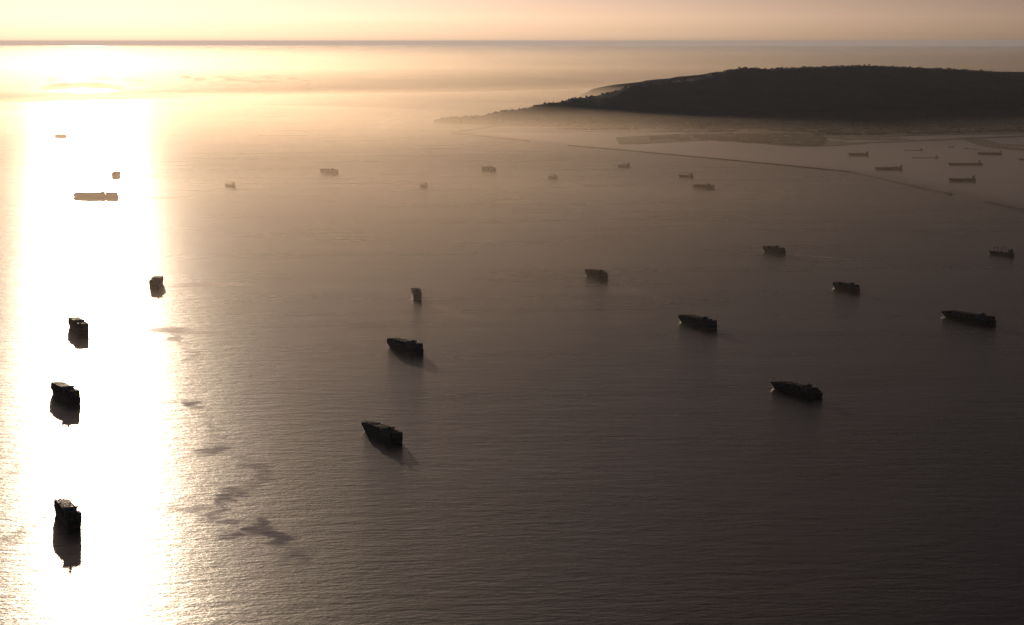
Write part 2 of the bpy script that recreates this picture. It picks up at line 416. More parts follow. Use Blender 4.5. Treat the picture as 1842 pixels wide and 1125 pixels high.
RIDGE = [(781, 214.5), (800, 212), (830, 210.5), (865, 208), (900, 200), (935, 197), (975, 187), (1005, 183.5), (1030, 177.5), (1060, 174.5), (1105, 164.5), (1132, 154), (1165, 151), (1184, 149.5), (1237, 142.3), (1270, 134.5), (1300, 128.5), (1330, 122), (1380, 124), (1450, 121), (1500, 119.5), (1560, 118), (1640, 121.5), (1700, 124), (1760, 127.5), (1842, 137), (1950, 150), (2150, 165), (2500, 190)]
SHORE = [(781, 219.5), (830, 222), (870, 224.5), (920, 225.5), (1000, 226.5), (1100, 229), (1300, 230), (1842, 229), (2500, 226)]
DEPTH = [(781, 250), (830, 900), (900, 2300), (975, 3400), (1060, 4600), (1200, 6500), (1330, 8500), (1560, 10500), (1842, 11500), (2500, 12500)]

def hill_point(px, s):
    Ds = H * F / (interp(px, SHORE) - Y0)
    Dr = Ds + interp(px, DEPTH)
    yr = interp(px, RIDGE)
    zr = H - (yr - Y0) / F * Dr
    D = Ds + s * (Dr - Ds)
    X = (px - PW / 2) / F * D
    plain = min(0.32, max(0.0, (px - 850) / 1200))
    if s <= 1:
        t = max(0.0, (s - plain) / (1 - plain))
        z = zr * (0.25 * t + 0.75 * t * t * (3 - 2 * t)) if px > 900 else zr * min(1, s / 0.25 + 0.0) ** 0.8 if px < 830 else zr * (0.55 * t ** 0.7 + 0.45 * t)
        rough_amp = math.sin(math.pi * min(1, max(0, t))) * zr * 0.13
        z += rough_amp * (mnoise.noise(Vector((X / 900, D / 2200, 3.1))) + 0.5 * mnoise.noise(Vector((X / 350, D / 900, 7.7))))
        z += 6.0 * min(1, t * 4) * mnoise.noise(Vector((X / 120, D / 200, 1.0)))
        z = max(z, 5.0 if s > 0.0 else -3.0)
    else:
        t = min(1.0, (s - 1) / 0.9)
        z = zr * (1 - t * t * (3 - 2 * t)) - 3 * t
    return Vector((X, D, z))

def grid_obj(name, nu, nv, fn, mat):
    mb = MB()
    for i in range(nu + 1):
        for j in range(nv + 1): mb.v.append(tuple(fn(i / nu, j / nv)))
    for i in range(nu):
        for j in range(nv):
            a = i * (nv + 1) + j; mb.f.append((a, a + nv + 1, a + nv + 2, a + 1)); mb.m.append(0)
    return mb.build(name, mat, smooth=True)

tag(grid_obj('peninsula_hill', 560, 60, lambda u, v: hill_point(781 + (2500 - 781) * u ** 1.25, v * 1.9), scrub),
    'long dark coastal hill sloping down to a low cliffed point', 'hill', kind='structure')

RIDGE2 = [(1040, 165), (1045, 164), (1079, 156), (1109, 151), (1150, 146.7), (1166, 143.3), (1202, 140.5), (1218, 137.3), (1259, 134), (1278, 130), (1300, 128.5), (1340, 126), (1500, 124), (1900, 130)]
def hill2(u, v):
    px = 1040 + 860 * u
    D = 55000 - 1500 + 3000 * v
    zr = H - (interp(px, RIDGE2) - Y0) / F * 55000
    k = math.sin(math.pi * v) ** 0.8
    z = zr * k * min(1.0, u * 30 + 0.12) - 2 + 5 * mnoise.noise(Vector((px / 3, v * 9, 0)))
    return Vector(((px - PW / 2) / F * D, D, z))
tag(grid_obj('far_headland', 260, 16, hill2, scrub), 'fainter headland showing behind the dark hill slope', 'hill', kind='structure')

def blob(mb, c, r, h):
    """tiny faceted tree crown"""
    n = 5; b = len(mb.v)
    mb.v.append((c.x, c.y, c.z + h))
    for zf, rf in ((0.62, 0.85), (0.15, 0.7)):
        for k in range(n):
            a = 2 * math.pi * k / n + rnd.random()
            mb.v.append((c.x + r * rf * math.cos(a) * rnd.uniform(.7, 1.2), c.y + r * rf * math.sin(a), c.z + h * zf * rnd.uniform(.8, 1.15)))
    for k in range(n):
        k2 = (k + 1) % n
        mb.f.append((b, b + 1 + k, b + 1 + k2)); mb.m.append(0)
        mb.f.append((b + 1 + k, b + 1 + n + k, b + 1 + n + k2, b + 1 + k2)); mb.m.append(0)
mb = MB()
for i in range(1300):
    px = rnd.uniform(790, 1990) if rnd.random() < .75 else rnd.uniform(1250, 1900)
    if mnoise.noise(Vector((px / 9, 0, 0))) < rnd.uniform(-.5, .25): continue
    s = rnd.gauss(0.985, 0.03) if rnd.random() < .88 else rnd.uniform(0.35, 1.0)
    p = hill_point(px, s); p.z -= 2
    if p.z < 12: continue
    r = rnd.uniform(9, 24)
    blob(mb, p, r, r * rnd.uniform(.9, 1.6))
trees_mat = land_mat('tree_foliage', (0.025, 0.035, 0.018), (0.05, 0.06, 0.03), 1 / 30)
tag(mb.build('ridge_woodland', trees_mat), 'ragged line of trees along the hill crest', 'trees', kind='stuff')

# ------------------------------------------------------------------ port land, breakwaters
def land(name, px, label, z=5.0):
    pts = [at(x, y, 0) for x, y in px]
    return tag(flat_poly(name, pts, fill_land, z), label, 'land', kind='structure')
land('pier_landfill', [(1107, 248), (1113, 258), (1122, 260), (1150, 259.3), (1200, 256.8), (1275, 252.8), (1350, 257.3), (1400, 261.6), (1440, 264.6), (1470, 264.2), (1520, 261.6), (1560, 258.5), (1535, 256.8), (1510, 255.5), (1492, 253.5), (1440, 246), (1370, 240), (1318, 239.8), (1260, 239.3), (1210, 242.0), (1150, 246.2)], 'long flat pier landfill jutting into the harbour', 5.0)
land('inner_pier', [(1165, 236.4), (1190, 238.8), (1250, 237.2), (1290, 236.4), (1330, 236.2), (1322, 233.8), (1262, 233.0), (1200, 234.4)], 'narrow inner pier behind the landfill', 5.2)
land('marina_mole', [(1000, 232.3), (1060, 233.4), (1112, 233.6), (1172, 231.6), (1240, 231.2), (1240, 229.4), (1110, 231.6), (1010, 231.0)], 'thin marina mole below the hill foot', 4.6)
land('port_mainland', [(1345, 237.2), (1390, 240.0), (1440, 244.0), (1500, 249.5), (1532, 252.2), (1545, 251), (1590, 252.3), (1634, 251.2), (1618, 249.0), (1585, 247.3), (1640, 244.6), (1700, 242.9), (1842, 241.2), (2100, 239), (2500, 236), (2500, 224), (1300, 226), (1248, 229.8), (1300, 231.6), (1340, 233.6)], 'hazy port flats at the foot of the hill', 5.6)
land('causeway', [(1540, 258.6), (1600, 256.4), (1700, 252.4), (1756, 249.4), (1842, 246.6), (2100, 240), (2100, 238.6), (1842, 244.4), (1756, 247.6), (1700, 250.4), (1600, 254.4), (1540, 256.8)], 'narrow causeway along the back of the harbour', 4.3)
land('tapered_pier', [(1732, 252.0), (1745, 256.6), (1762, 262), (1785, 266), (1842, 271.5), (2000, 284), (2000, 275), (1842, 266.5), (1812, 263.4), (1797, 259.4), (1776, 252.4), (1757, 249.9)], 'wedge shaped pier beside the anchored bulk carrier', 4.9)
land('quay_strip', [(1806, 261.4), (1842, 263.2), (1990, 270), (1990, 268), (1842, 261.6), (1808, 260.0)], 'thin quay strip behind the tapered pier', 4.1)

def breakwater(name, pts, label, wid=30.0, h=8.5):
    """long rubble mound: jittered trapezoid section"""
    P = [at(x, y, 0) for x, y in pts]
    Q = []
    for a, b in zip(P, P[1:]):
        n = max(2, int((b - a).length / 22))
        Q += [a.lerp(b, i / n) for i in range(n)]
    Q.append(P[-1])
    mb = MB(); n = len(Q)
    for i, p in enumerate(Q):
        d = (Q[min(i + 1, n - 1)] - Q[max(i - 1, 0)]).normalized(); s = Vector((-d.y, d.x, 0))
        for off, z in ((-1, -2), (-.62, .45), (-.22, 1), (.22, 1), (.62, .45), (1, -2)):
            zz = z * h * rnd.uniform(.82, 1.12) if z > 0 else z
            q = p + s * (off * wid / 2 * rnd.uniform(.88, 1.1)); mb.v.append((q.x, q.y, zz))
    for i in range(n - 1):
        for k in range(5):
            a = i * 6 + k; mb.f.append((a, a + 1, a + 7, a + 6)); mb.m.append(0)
    mb.f.append(tuple(range(6))); mb.m.append(0); mb.f.append(tuple((n - 1) * 6 + k for k in range(6))); mb.m.append(0)
    return tag(mb.build(name, M['rock']), label, 'breakwater', 'rock breakwaters')
breakwater('breakwater', [(905, 226.5), (880, 229.5), (860, 231.8), (830, 236.5), (814, 239.2), (822, 240.8), (870, 245.8), (953, 254.2)], 'hooked rock breakwater curving out from the headland')
breakwater('breakwater', [(1023, 262.3), (1150, 273.5), (1300, 287.5), (1400, 297), (1530, 310.0), (1580, 321), (1640, 335), (1712, 350.5)], 'longest straight rock breakwater, bent once, across the harbour mouth')
breakwater('breakwater', [(1773, 363.5), (1842, 378.5), (2100, 430)], 'rock breakwater across the gap from the long one')

def lighthouse(px, py, h, label):
    t = empty('lighthouse', at(px, py, 5.5)); tag(t, label, 'lighthouse', 'breakwater lighthouses')
    b = MB(); b.box(-9, 9, -9, 9, -6, 4); b.build('base', M['concrete'], t)
    b = MB(); b.bar((0, 0, 4), (0, 0, h * .78), 4.5, 3.4, 10); b.build('tower', M['white'], t)
    b = MB(); b.bar((0, 0, h * .78), (0, 0, h * .80), 4.8, 4.8, 10); b.build('gallery', M['steel'], t)
    b = MB(); b.bar((0, 0, h * .80), (0, 0, h * .92), 2.6, 2.6, 8); b.build('lantern', M['glass'], t)
    b = MB(); b.bar((0, 0, h * .92), (0, 0, h), 3.0, 0.3, 8); b.build('lantern_roof', M['steel'], t)
lighthouse(952, 254.1, 40, 'slim lighthouse at the tip of the hooked breakwater')
lighthouse(1708, 349.6, 28, 'short lighthouse at the tip of the longest breakwater')

# ------------------------------------------------------------------ ships
def stem(u, k): return max(0.0, 1 - u ** k)
def make_hull(L, B, D, mat, deckmat, parent, sheer=2.2, fine=0.74, bulwark=1.2):
    """moulded hull: transom stern, parallel middle body, flared raked bow. +X is the bow, z=0 the waterline"""
    n = 44
    zs = [-2.5, 0.0, 0.18, 0.45, 0.75, 1.0]
    mb = MB(); rows = []
    for i in range(n + 1):
        u = i / n
        u = u if u < .7 else .7 + (u - .7) / .3 * .3
        sb = max(0, (u - .84) / .16); sw = max(0, (u - fine) / (1 - fine))
        bd = (1 - sb ** 2.3) if sb > 0 else 1.0
        bd *= 1 if u > .08 else .90 + .10 * (u / .08)
        bw = stem(sw, 2.1); bw *= 1 if u > .2 else .84 + .16 * math.sin(u / .2 * math.pi / 2)
        dk = D + sheer * (sb ** 1.6 if sb > 0 else 0)
        row = []
        for z in zs:
            t = 0 if z < 0 else z
            hb = (bw + (bd - bw) * t ** 1.35) * B / 2
            zz = z if z < 0 else z * dk
            x = -L / 2 + L * u * (1 - .05 * (1 - t) ** 1.2) + (1 - u) * (1 - t) * L * .012
            row.append((x, max(hb, 0.02), zz))
        rows.append(row)
    m = len(zs)
    for s in (1, -1):
        b0 = len(mb.v)
        for row in rows:
            for (x, y, z) in row: mb.v.append((x, s * y, z))
        for i in range(n):
            for k in range(m - 1):
                a = b0 + i * m + k; mb.f.append((a, a + 1, a + m + 1, a + m)); mb.m.append(0)
    off = (n + 1) * m
    for k in range(m - 1): mb.f.append((k, k + 1, off + k + 1, off + k)); mb.m.append(0)
    for i in range(n):
        a = i * m + m - 1; mb.f.append((a, a + m, off + a + m, off + a)); mb.m.append(1)
    h = mb.build('hull', [mat, deckmat], parent)
    # bulwark round the bow
    b = MB()
    for s in (1, -1):
        for i in range(n):
            if rows[i][-1][0] < L * .36: continue
            p, q = rows[i][-1], rows[i + 1][-1]
            b.quad([(p[0], s * p[1], p[2]), (q[0], s * q[1], q[2]), (q[0] + .3, s * q[1], q[2] + bulwark), (p[0] + .3, s * p[1], p[2] + bulwark)])
    b.build('bulwark', mat, parent)
    def deck_half(x):
        u = (x + L / 2) / L; sb = max(0, (u - .84) / .16)
        return (1 - min(1, sb) ** 2.3) * B / 2
    return deck_half

def foremast(parent, x, z, h):
    b = MB(); b.bar((x, 0, z), (x, 0, z + h), .7, .35); b.bar((x, -2.2, z + h * .7), (x, 2.2, z + h * .7), .3); b.build('foremast', M['buff'], parent)
    for s in (-1, 1):
        b = MB(); b.box(x - 9, x - 5, s * 4 - 1.4, s * 4 + 1.4, z, z + 2.4); b.build('anchor_windlass', M['steel'], parent)

def house(parent, x, w, l, z, top, wing, funnel='funnel', fx=-11):
    """accommodation block with bridge, wings, funnel and radar mast"""
    b = MB(); b.box(x - l / 2, x + l / 2, -w / 2, w / 2, z, top - 3.2)
    for k in range(1, int((top - 3.2 - z) / 3)):
        zz = z + k * 3; b.box(x - l / 2 - .5, x + l / 2 + .5, -w / 2 - .5, w / 2 + .5, zz - .12, zz + .12)
    h = b.build('deckhouse', M['white'], parent)
    b = MB()
    for k in range(0, int((top - 3.2 - z) / 3)):
        for j in range(int(w / 3)):
            y = -w / 2 + 1.5 + j * 3
            b.box(x + l / 2 + .02, x + l / 2 + .08, y - .5, y + .5, z + k * 3 + 1.1, z + k * 3 + 2.1)
            b.box(x - l / 2 - .08, x - l / 2 - .02, y - .5, y + .5, z + k * 3 + 1.1, z + k * 3 + 2.1)
    tag(b.build('windows', M['glass'], h), kind='stuff')
    b = MB(); b.box(x - l * .3, x + l / 2, -wing / 2, wing / 2, top - 3.2, top); b.build('bridge', M['white'], parent)
    b = MB(); b.box(x + l / 2 + .02, x + l / 2 + .1, -wing / 2 + .5, wing / 2 - .5, top - 1.9, top - .7); b.build('bridge_windows', M['glass'], parent)
    b = MB(); b.bar((x, 0, top), (x, 0, top + 9), .8, .4); b.bar((x, -3, top + 5), (x, 3, top + 5), .3); b.bar((x, -1.8, top + 7.2), (x, 1.8, top + 7.2), .3)
    b.build('radar_mast', M['white'], parent)
    b = MB(); b.taper(x + fx - 4.5, x + fx + 3.5, -3.6, 3.6, z, top + 3.5, .86); b.bar((x + fx - 1, -1, top + 3.2), (x + fx - 1.6, -1, top + 5.4), .5); b.bar((x + fx - 1, 1, top + 3.2), (x + fx - 1.6, 1, top + 5.4), .5)
    b.build('funnel', M[funnel], parent)
    for s in (-1, 1):
        b = MB(); b.bar((x - l / 2 - 1, s * (w / 2 + 1.6), z + 5.5), (x + l / 2 - 2, s * (w / 2 + 1.6), z + 5.5), 1.5, 1.2, 8); b.build('lifeboat', M['orange'], parent)

def container_ship(px, py, head, L, B, label, tiers=7, hpos=.27, hull='hull_black', load=1.0, seed=1, D=17.0, funnel='funnel'):
    rg = random.Random(seed)
    p = at(px, py)
    t = empty('container_ship', p, R(180 - head)); tag(t, label, 'container ship', 'container ships at anchor off the harbour')
    dh = make_hull(L, B, D, M[hull], M['deck'], t)
    hx = -L / 2 + L * hpos
    htop = D + tiers * 2.62 + 7
    house(t, hx, B * .8, 14, D, htop, B * 1.0, funnel, -12 if hpos > .2 else -11)
    b = MB(); b.box(hx - 18.5, hx - 7.1, -B * .36, B * .36, D - .05, D + (tiers - 1) * 2.6); b.build('engine_casing', M['white'], t)
    foremast(t, L * .455, D + 2.5, 17)
    pitch = 14.3
    nb = int((L * .87) / pitch)
    x = L / 2 - L * .065
    while x - 12.3 > -L / 2 + 3:
        x0, x1 = x - 12.3, x; x -= pitch
        if x0 < hx + 9.5 and x1 > hx - 19: continue
        hb = dh(x1) - .4
        nc = int(2 * hb / 2.5)
        if nc < 3: continue
        u = (x1 + L / 2) / L
        tt = tiers
        if u > .80: tt = max(3, tiers - int((u - .80) / .07 + 1))
        if rg.random() > load: tt = rg.choice([0, 2, max(1, tt - 3)])
        b = MB()
        full = rg.random() < .55
        for half in (0, 1):
            xa, xb = (x0, x0 + 6.05) if half == 0 else (x0 + 6.2, x1)
            for c in range(nc):
                y = -nc * 1.25 + c * 2.5
                k = tt - (0 if full else rg.choice([0, 0, 0, 1, 1, 2]))
                if load < .95 and rg.random() < .1: k -= 2
                if k <= 0: continue
                b.box(xa, xb, y + .05, y + 2.45, D + 1.6, D + 1.6 + k * 2.6, bottom=False)
        b.box(x0, x1, -nc * 1.25, nc * 1.25, D - .05, D + 1.55)
        b.build('container_bay', M['box'], t)
        b = MB()
        for yy in (-nc * 1.25, 0, nc * 1.25 - .6): b.box(x1 + .5, x1 + 1.4, yy, yy + .6, D, D + 1.6 + 2.6 * 2)
        b.box(x1 + .5, x1 + 1.4, -nc * 1.25, nc * 1.25, D + 6.2, D + 6.9)
        b.build('lashing_bridge', M['steel'], t)
    # poop rail and mooring deck
    b = MB(); b.box(-L / 2 + .6, -L / 2 + 1, -B * .42, B * .42, D, D + 1.2); b.build('stern_rail', M['steel'], t)
    return t

def deck_crane(parent, x, z, swing, h=15, jib=24):
    t = MB(); t.bar((x, 0, z), (x, 0, z + h), 1.5, 1.3, 8); t.box(x - 2.2, x + 2.2, -2.2, 2.2, z + h, z + h + 4.5)
    t.bar((x, 0, z + h + 1), (x + jib * math.cos(swing), jib * math.sin(swing) * .25, z + h + 3.2), .8, .45, 5)
    t.bar((x, 0, z + h + 4.5), (x + jib * math.cos(swing), jib * math.sin(swing) * .25, z + h + 3.2), .2, .2, 4)
    t.build('deck_crane', M['buff'], parent)

def bulk_carrier(px, py, head, L, label, cranes=4, hull='hull_red', D=15.0, B=None, group='bulk carriers at anchor', name='bulk_carrier', lift=1.0):
    B = B or L * .168
    p = at(px, py); t = empty(name, p, R(180 - head)); tag(t, label, 'bulk carrier', group)
    dh = make_hull(L, B, D, M[hull], M['deck'], t, 3.0, .8)
    b = MB(); fx = L * .42; b.box(fx, L * .47, -dh(L * .47) * .9, dh(L * .47) * .9, D - .05, D + 3.0); b.build('forecastle', M[hull], t)
    house(t, -L / 2 + L * .09, B * .72, 13, D, D + 21, B * .98, 'funnel', -10)
    foremast(t, L * .45, D + 3, 14)
    n = cranes + 1 if cranes else 7
    xa, xb = -L / 2 + L * .16, L * .40
    w = (xb - xa) / n
    for k in range(n):
        b = MB(); b.box(xa + k * w + w * .12, xa + (k + 1) * w - w * .12, -B * .28, B * .28, D - .05, D + 3.4); b.box(xa + k * w + w * .16, xa + (k + 1) * w - w * .16, -B * .26, B * .26, D + 3.4, D + 4.0)
        b.build('hatch_cover', M['deck_green'], t)
        if k and cranes: deck_crane(t, xa + k * w, D, 0.0 if k % 2 else math.pi, 20 * lift, w * .95)
    return t

def tanker(px, py, head, L, label, D=9.0, hull='hull_black', group='tankers inside the breakwater', htop=24, cat='tanker', B=None):
    B = B or L * .17
    p = at(px, py); t = empty('tanker', p, R(180 - head)); tag(t, label, cat, group)
    make_hull(L, B, D, M[hull], M['deck'], t, 2.5, .8)
    house(t, -L / 2 + L * .12, B * .7, 14, D, D + htop, B * .98, 'funnel', -13)
    foremast(t, L * .45, D + 2, 14)
    b = MB()
    for y in (-2.4, -.8, .8, 2.4): b.bar((-L * .28, y, D + 1.6), (L * .40, y, D + 1.6), .45, .45, 5)
    for k in range(12): b.box(-L * .27 + k * L * .055, -L * .27 + k * L * .055 + .6, -3.4, 3.4, D - .05, D + 1.2)
    b.build('pipe_rack', M['steel'], t)
    b = MB()
    for k in range(5): b.bar((-4 + k * 2.2, -B * .42, D + 1.4), (-4 + k * 2.2, B * .42, D + 1.4), .5, .5, 6)
    b.build('manifold', M['steel'], t)
    for s in (-1, 1):
        b = MB(); b.bar((2, s * 4, D), (2, s * 4, D + 11), .8, .7); b.bar((2, s * 4, D + 11), (-14, s * 5, D + 13), .5, .3, 5); b.build('hose_crane', M['buff'], t)
    return t

def gas_carrier(px, py, head, L, label):
    """flush trunk deck ship with three tall masts and an aft house"""
    B = L * .16; D = 19.0
    p = at(px, py); t = empty('gas_carrier', p, R(180 - head)); tag(t, label, 'cargo ship', 'cargo ships inside the breakwater')
    make_hull(L, B, D, M['hull_grey'], M['deck_green'], t, 2.0, .8)
    house(t, -L / 2 + L * .075, B * .72, 15, D, D + 24, B * .96, 'funnel', -11)
    b = MB(); b.box(-L * .36, L * .22, -B * .36, B * .36, D - .05, D + 5.5); b.box(L * .28, L * .42, -B * .25, B * .25, D - .05, D + 4); b.build('trunk_deck', M['deck_green'], t)
    for x in (-L * .30, 0.0, L * .29):
        b = MB(); b.bar((x, 0, D), (x, 0, D + 26), 1.5, .9); b.bar((x, -5, D + 20), (x, 5, D + 20), .6); b.bar((x, 0, D + 12), (x - 24, 0, D + 17), .6, .4); b.build('vent_mast', M['buff'], t)
    foremast(t, L * .455, D + 1, 10)
    return t

def barge(px, py, head, L, label):
    t = empty('barge', at(px, py), R(180 - head)); tag(t, label, 'barge', 'moored barges')
    B = 22
    b = MB()
    pts = [(-L / 2 + 5, -1), (-L / 2, 2.2), (-L / 2, 4.2), (L / 2, 4.2), (L / 2, 2.2), (L / 2 - 6, -1)]
    k = len(pts); b.v += [(x, -B / 2, z) for x, z in pts] + [(x, B / 2, z) for x, z in pts]
    b.f += [tuple(range(k)), tuple(range(k, 2 * k))] + [(i, (i + 1) % k, k + (i + 1) % k, k + i) for i in range(k)]; b.m += [0] * (k + 2)
    b.build('hull', M['hull_black'], t)
    b = MB(); b.box(-L * .40, L * .38, -B * .42, B * .42, 4.15, 5.2); b.build('cargo_coaming', M['deck'], t)
    b = MB(); b.box(-L * .47, -L * .43, -4, 4, 4.15, 8.5); b.build('winch_house', M['white'], t)

def workboat(px, py, head, L, label, wake=False, cat='boat', name='workboat'):
    t = empty(name, at(px, py), R(180 - head)); tag(t, label, cat, 'small craft')
    make_hull(L, L * .22, L * .05 + 1.2, M['hull_black'], M['deck'], t, L * .03, .7, .6)
    z = L * .05 + 1.1
    b = MB(); b.box(-L * .08, L * .14, -L * .075, L * .075, z, z + L * .09); b.build('cabin', M['white'], t)
    b = MB(); b.box(0, L * .12, -L * .05, L * .05, z + L * .09, z + L * .15); b.build('wheelhouse', M['white'], t)
    b = MB(); b.bar((L * .03, 0, z + L * .15), (L * .03, 0, z + L * .30), .35, .2); b.build('mast', M['steel'], t)
    b = MB(); b.box(-L * .16, -L * .11, -L * .03, L * .03, z, z + L * .16); b.build('funnel', M['funnel'], t)

# ships in and beside the sun glitter
container_ship(120, 933, 71, 262, 37, 'near-black container ship in the glitter showing only its stern and long shadow', 7, .24, 'hull_black', 1.0, 11)
container_ship(116, 714, 67, 318, 43, 'loaded container ship in the glitter, middle one of three seen from astern', 8, .30, 'hull_blue', 1.0, 12)
container_ship(140, 593, 72, 350, 48, 'tall brown container ship in the glitter with a dark gap in its stacks', 9, .34, 'hull_red', .95, 13)
container_ship(282, 513, 88, 300, 46, 'container ship seen stern-on at the edge of the glitter, drawing a streak', 7, .3, 'hull_black', 1, 14)
container_ship(170.5, 355, 9, 372, 50, 'longest container ship, broadside and pale in the white glitter', 8, .33, 'hull_blue', 1, 15)
container_ship(209.5, 317, 90, 300, 46, 'tiny pale ship seen stern-on behind the long broadside ship', 8, .3, 'hull_black', 1, 16)
container_ship(108.5, 247, 42, 235, 36, 'faint ship in the bright far end of the glitter', 7, .25, 'hull_black', 1, 17)
# ships on the open roadstead
container_ship(684, 784, 68, 310, 42, 'container ship with sunlit bow, white deckhouse and rust brown stacks', 5, .26, 'hull_black', .75, 18)
container_ship(726, 630, 62, 285, 42, 'fully stacked brown container ship with flat top and one small bridge', 8, .24, 'hull_red', 1, 19)
container_ship(1429, 707, 62, 288, 40, 'dark container ship with a step down behind its bridge and open deck', 5, .24, 'hull_black', .7, 20)
container_ship(1252, 585.5, 68, 330, 44, 'dark container ship with bright bow wave and stacked stern', 7, .28, 'hull_blue', .85, 21)
container_ship(1520, 522, 70, 255, 36, 'smaller dark container ship with tall mast on the quiet water', 6, .26, 'hull_black', .95, 22)
container_ship(1738.5, 577, 63, 362, 48, 'long dark container ship with pale deckhouse and lower stacks aft', 6, .22, 'hull_green', .9, 23)
container_ship(1071, 499, 71, 270, 40, 'brown container ship with white bow glint and thin foremast', 7, .27, 'hull_black', .95, 24)
container_ship(748.5, 535, 85, 285, 42, 'container ship with its port side lit white, nearly stern-on', 7, .30, 'hull_grey', .9, 25)
container_ship(1390.5, 454.5, 67, 240, 36, 'container ship with high midships bridge and gleaming bow', 6, .36, 'hull_black', .8, 26)
container_ship(591, 312, 58, 320, 45, 'hazy container ship with box-like stacks, biggest of the distant row', 8, .3, 'hull_blue', 1, 27)
container_ship(878, 307.5, 60, 250, 37, 'hazy container ship with smooth stacks and bow glint', 7, .3, 'hull_black', 1, 28)
container_ship(1264.5, 339, 54, 262, 36, 'hazy container ship with peaked bridge aft beside the crane bulk carrier', 5, .26, 'hull_black', .85, 29)
# bulk carriers
bulk_carrier(413.5, 336, 60, 180, 'pale bulk carrier with upright cranes at the edge of the bright water', 4, lift=1.3)
bulk_carrier(761.5, 337, 72, 175, 'smallest hazy bulk carrier with lit side and a single tall mast', 2, 'hull_grey')
bulk_carrier(993.5, 321.5, 66, 175, 'small bulk carrier with a crowded row of cranes', 4, 'hull_black', lift=1.2)
bulk_carrier(1121, 300.5, 55, 195, 'bulk carrier with spaced cranes near the start of the long breakwater', 4, 'hull_blue', lift=1.2)
bulk_carrier(1233, 319, 54, 190, 'bulk carrier with two cranes and dark aft house beside hazy container ship', 3, 'hull_black', lift=1.2)
bulk_carrier(1799.5, 459, 55, 190, 'dark bulk carrier with four cranes and a sunlit bow below the breakwater gap', 4, 'hull_black', lift=1.2)
# inside the breakwater
bulk_carrier(1544, 280, 14, 215, 'high sided bulk carrier with two thin masts below the port flats', 2, 'hull_grey', 22, 32, lift=.9)
gas_carrier(1598, 305.5, 6, 262, 'cargo ship with three tall masts just inside the long breakwater')
tanker(1643, 271, -4, 215, 'low laden tanker farthest up the harbour with a thin aft mast', 5.5, htop=20)
tanker(1664, 284.3, -2, 285, 'very low laden tanker with raised manifold below another low tanker', 4.5, htop=20)
tanker(1736, 296.8, -4, 345, 'long tanker with a stepped grey house between two shorter ships', 17, htop=25)
tanker(1730.5, 326, -3, 238, 'high riding tanker with gleaming white house nearest the breakwater tip', 23, 'hull_red', htop=25)
bulk_carrier(1780, 278, 4, 262, 'bulk carrier with five crane posts beside the tapered pier', 4, 'hull_black', 19, 40, lift=1.1)
tanker(1851, 287.5, -3, 215, 'dark tanker hull with only its bow in view', 12, 'hull_black', htop=22)
barge(1738, 267.6, -8, 78, 'flat black barge moored ahead of another barge')
barge(1752, 269.2, -8, 80, 'flat black barge moored next to the crane post bulk carrier')
workboat(1711.5, 265, 0, 78, 'small supply boat with central cabin alone in the harbour', name='supply_boat')
workboat(758, 275.5, 185, 34, 'tiny motor boat trailing a long faint wake on the open sea', name='motor_boat')
workboat(281, 268, 170, 30, 'tiny lone boat just outside the glitter', name='small_boat')

# ------------------------------------------------------------------ port cranes, yards and town
def gantry(px, py, label, group, up=True, sc=1.0, rz=0.3):
    t = empty('gantry_crane', at(px, py, 5.5), rz); tag(t, label, 'crane', group)
    w, d, h = 24 * sc, 14 * sc, 52 * sc
    for sx in (-1, 1):
        for sy in (-1, 1):
            b = MB(); b.bar((sx * w / 2, sy * d, -1), (sx * w / 2 * .9, sy * d * .9, h), 1.6 * sc, 1.3 * sc, 4); b.build('leg', M['crane_blue'], t)
    b = MB()
    for sy in (-1, 1): b.bar((-w / 2, sy * d * .93, h * .45), (w / 2, sy * d * .93, h * .45), 1.2 * sc, None, 4)
    for sx in (-1, 1): b.bar((sx * w * .45, -d * .9, h), (sx * w * .45, d * .9, h), 1.2 * sc, None, 4)
    b.build('cross_beam', M['crane_blue'], t)
    b = MB(); b.box(-w * .5 - 28 * sc, w * .5, -3.2 * sc, 3.2 * sc, h, h + 3.4 * sc); b.build('girder', M['crane_blue'], t)
    b = MB(); b.bar((w * .4, -d * .6, h), (w * .4, 0, h + 24 * sc), 1 * sc, None, 4); b.bar((w * .4, d * .6, h), (w * .4, 0, h + 24 * sc), 1 * sc, None, 4); b.build('apex_frame', M['crane_blue'], t)
    b = MB()
    tip = (w * .5 + 14 * sc, 0, h + 58 * sc) if up else (w * .5 + 60 * sc, 0, h + 2)
    for sy in (-1, 1): b.bar((w * .5, sy * 2.6 * sc, h + 1.5), (tip[0], sy * 2.6 * sc, tip[2]), 1.3 * sc, .9 * sc, 4)
    b.build('boom', M['crane_blue'], t)
    b = MB(); b.box(-w * .5 - 20 * sc, -w * .5 - 8 * sc, -4.4 * sc, 4.4 * sc, h + 3.4 * sc, h + 9 * sc); b.build('machinery_house', M['white'], t)
for x, y in ((1254, 237.0), (1258.5, 237.1), (1263.5, 236.9), (1268.5, 236.8)):
    gantry(x, y, 'tall gantry crane with raised boom in the cluster on the inner pier', 'gantry cranes on the inner pier', True, 1.05)
for x, y in ((1418, 237.6), (1422, 237.8), (1426, 237.7)):
    gantry(x, y, 'gantry crane among the hazy container yards under the hill', 'gantry cranes in the far yards', True, .7)
for x, y in ((1511, 255.0), (1515, 255.4), (1519.5, 255.7)):
    gantry(x, y, 'gantry crane at the small bright basin behind the landfill', 'gantry cranes at the basin', True, .62)
for x, y in ((1548, 231.5), (1676, 229.5), (1682, 229.4)):
    gantry(x, y, 'gantry crane on the mainland flats among pale sheds', 'gantry cranes on the mainland', False, .7)

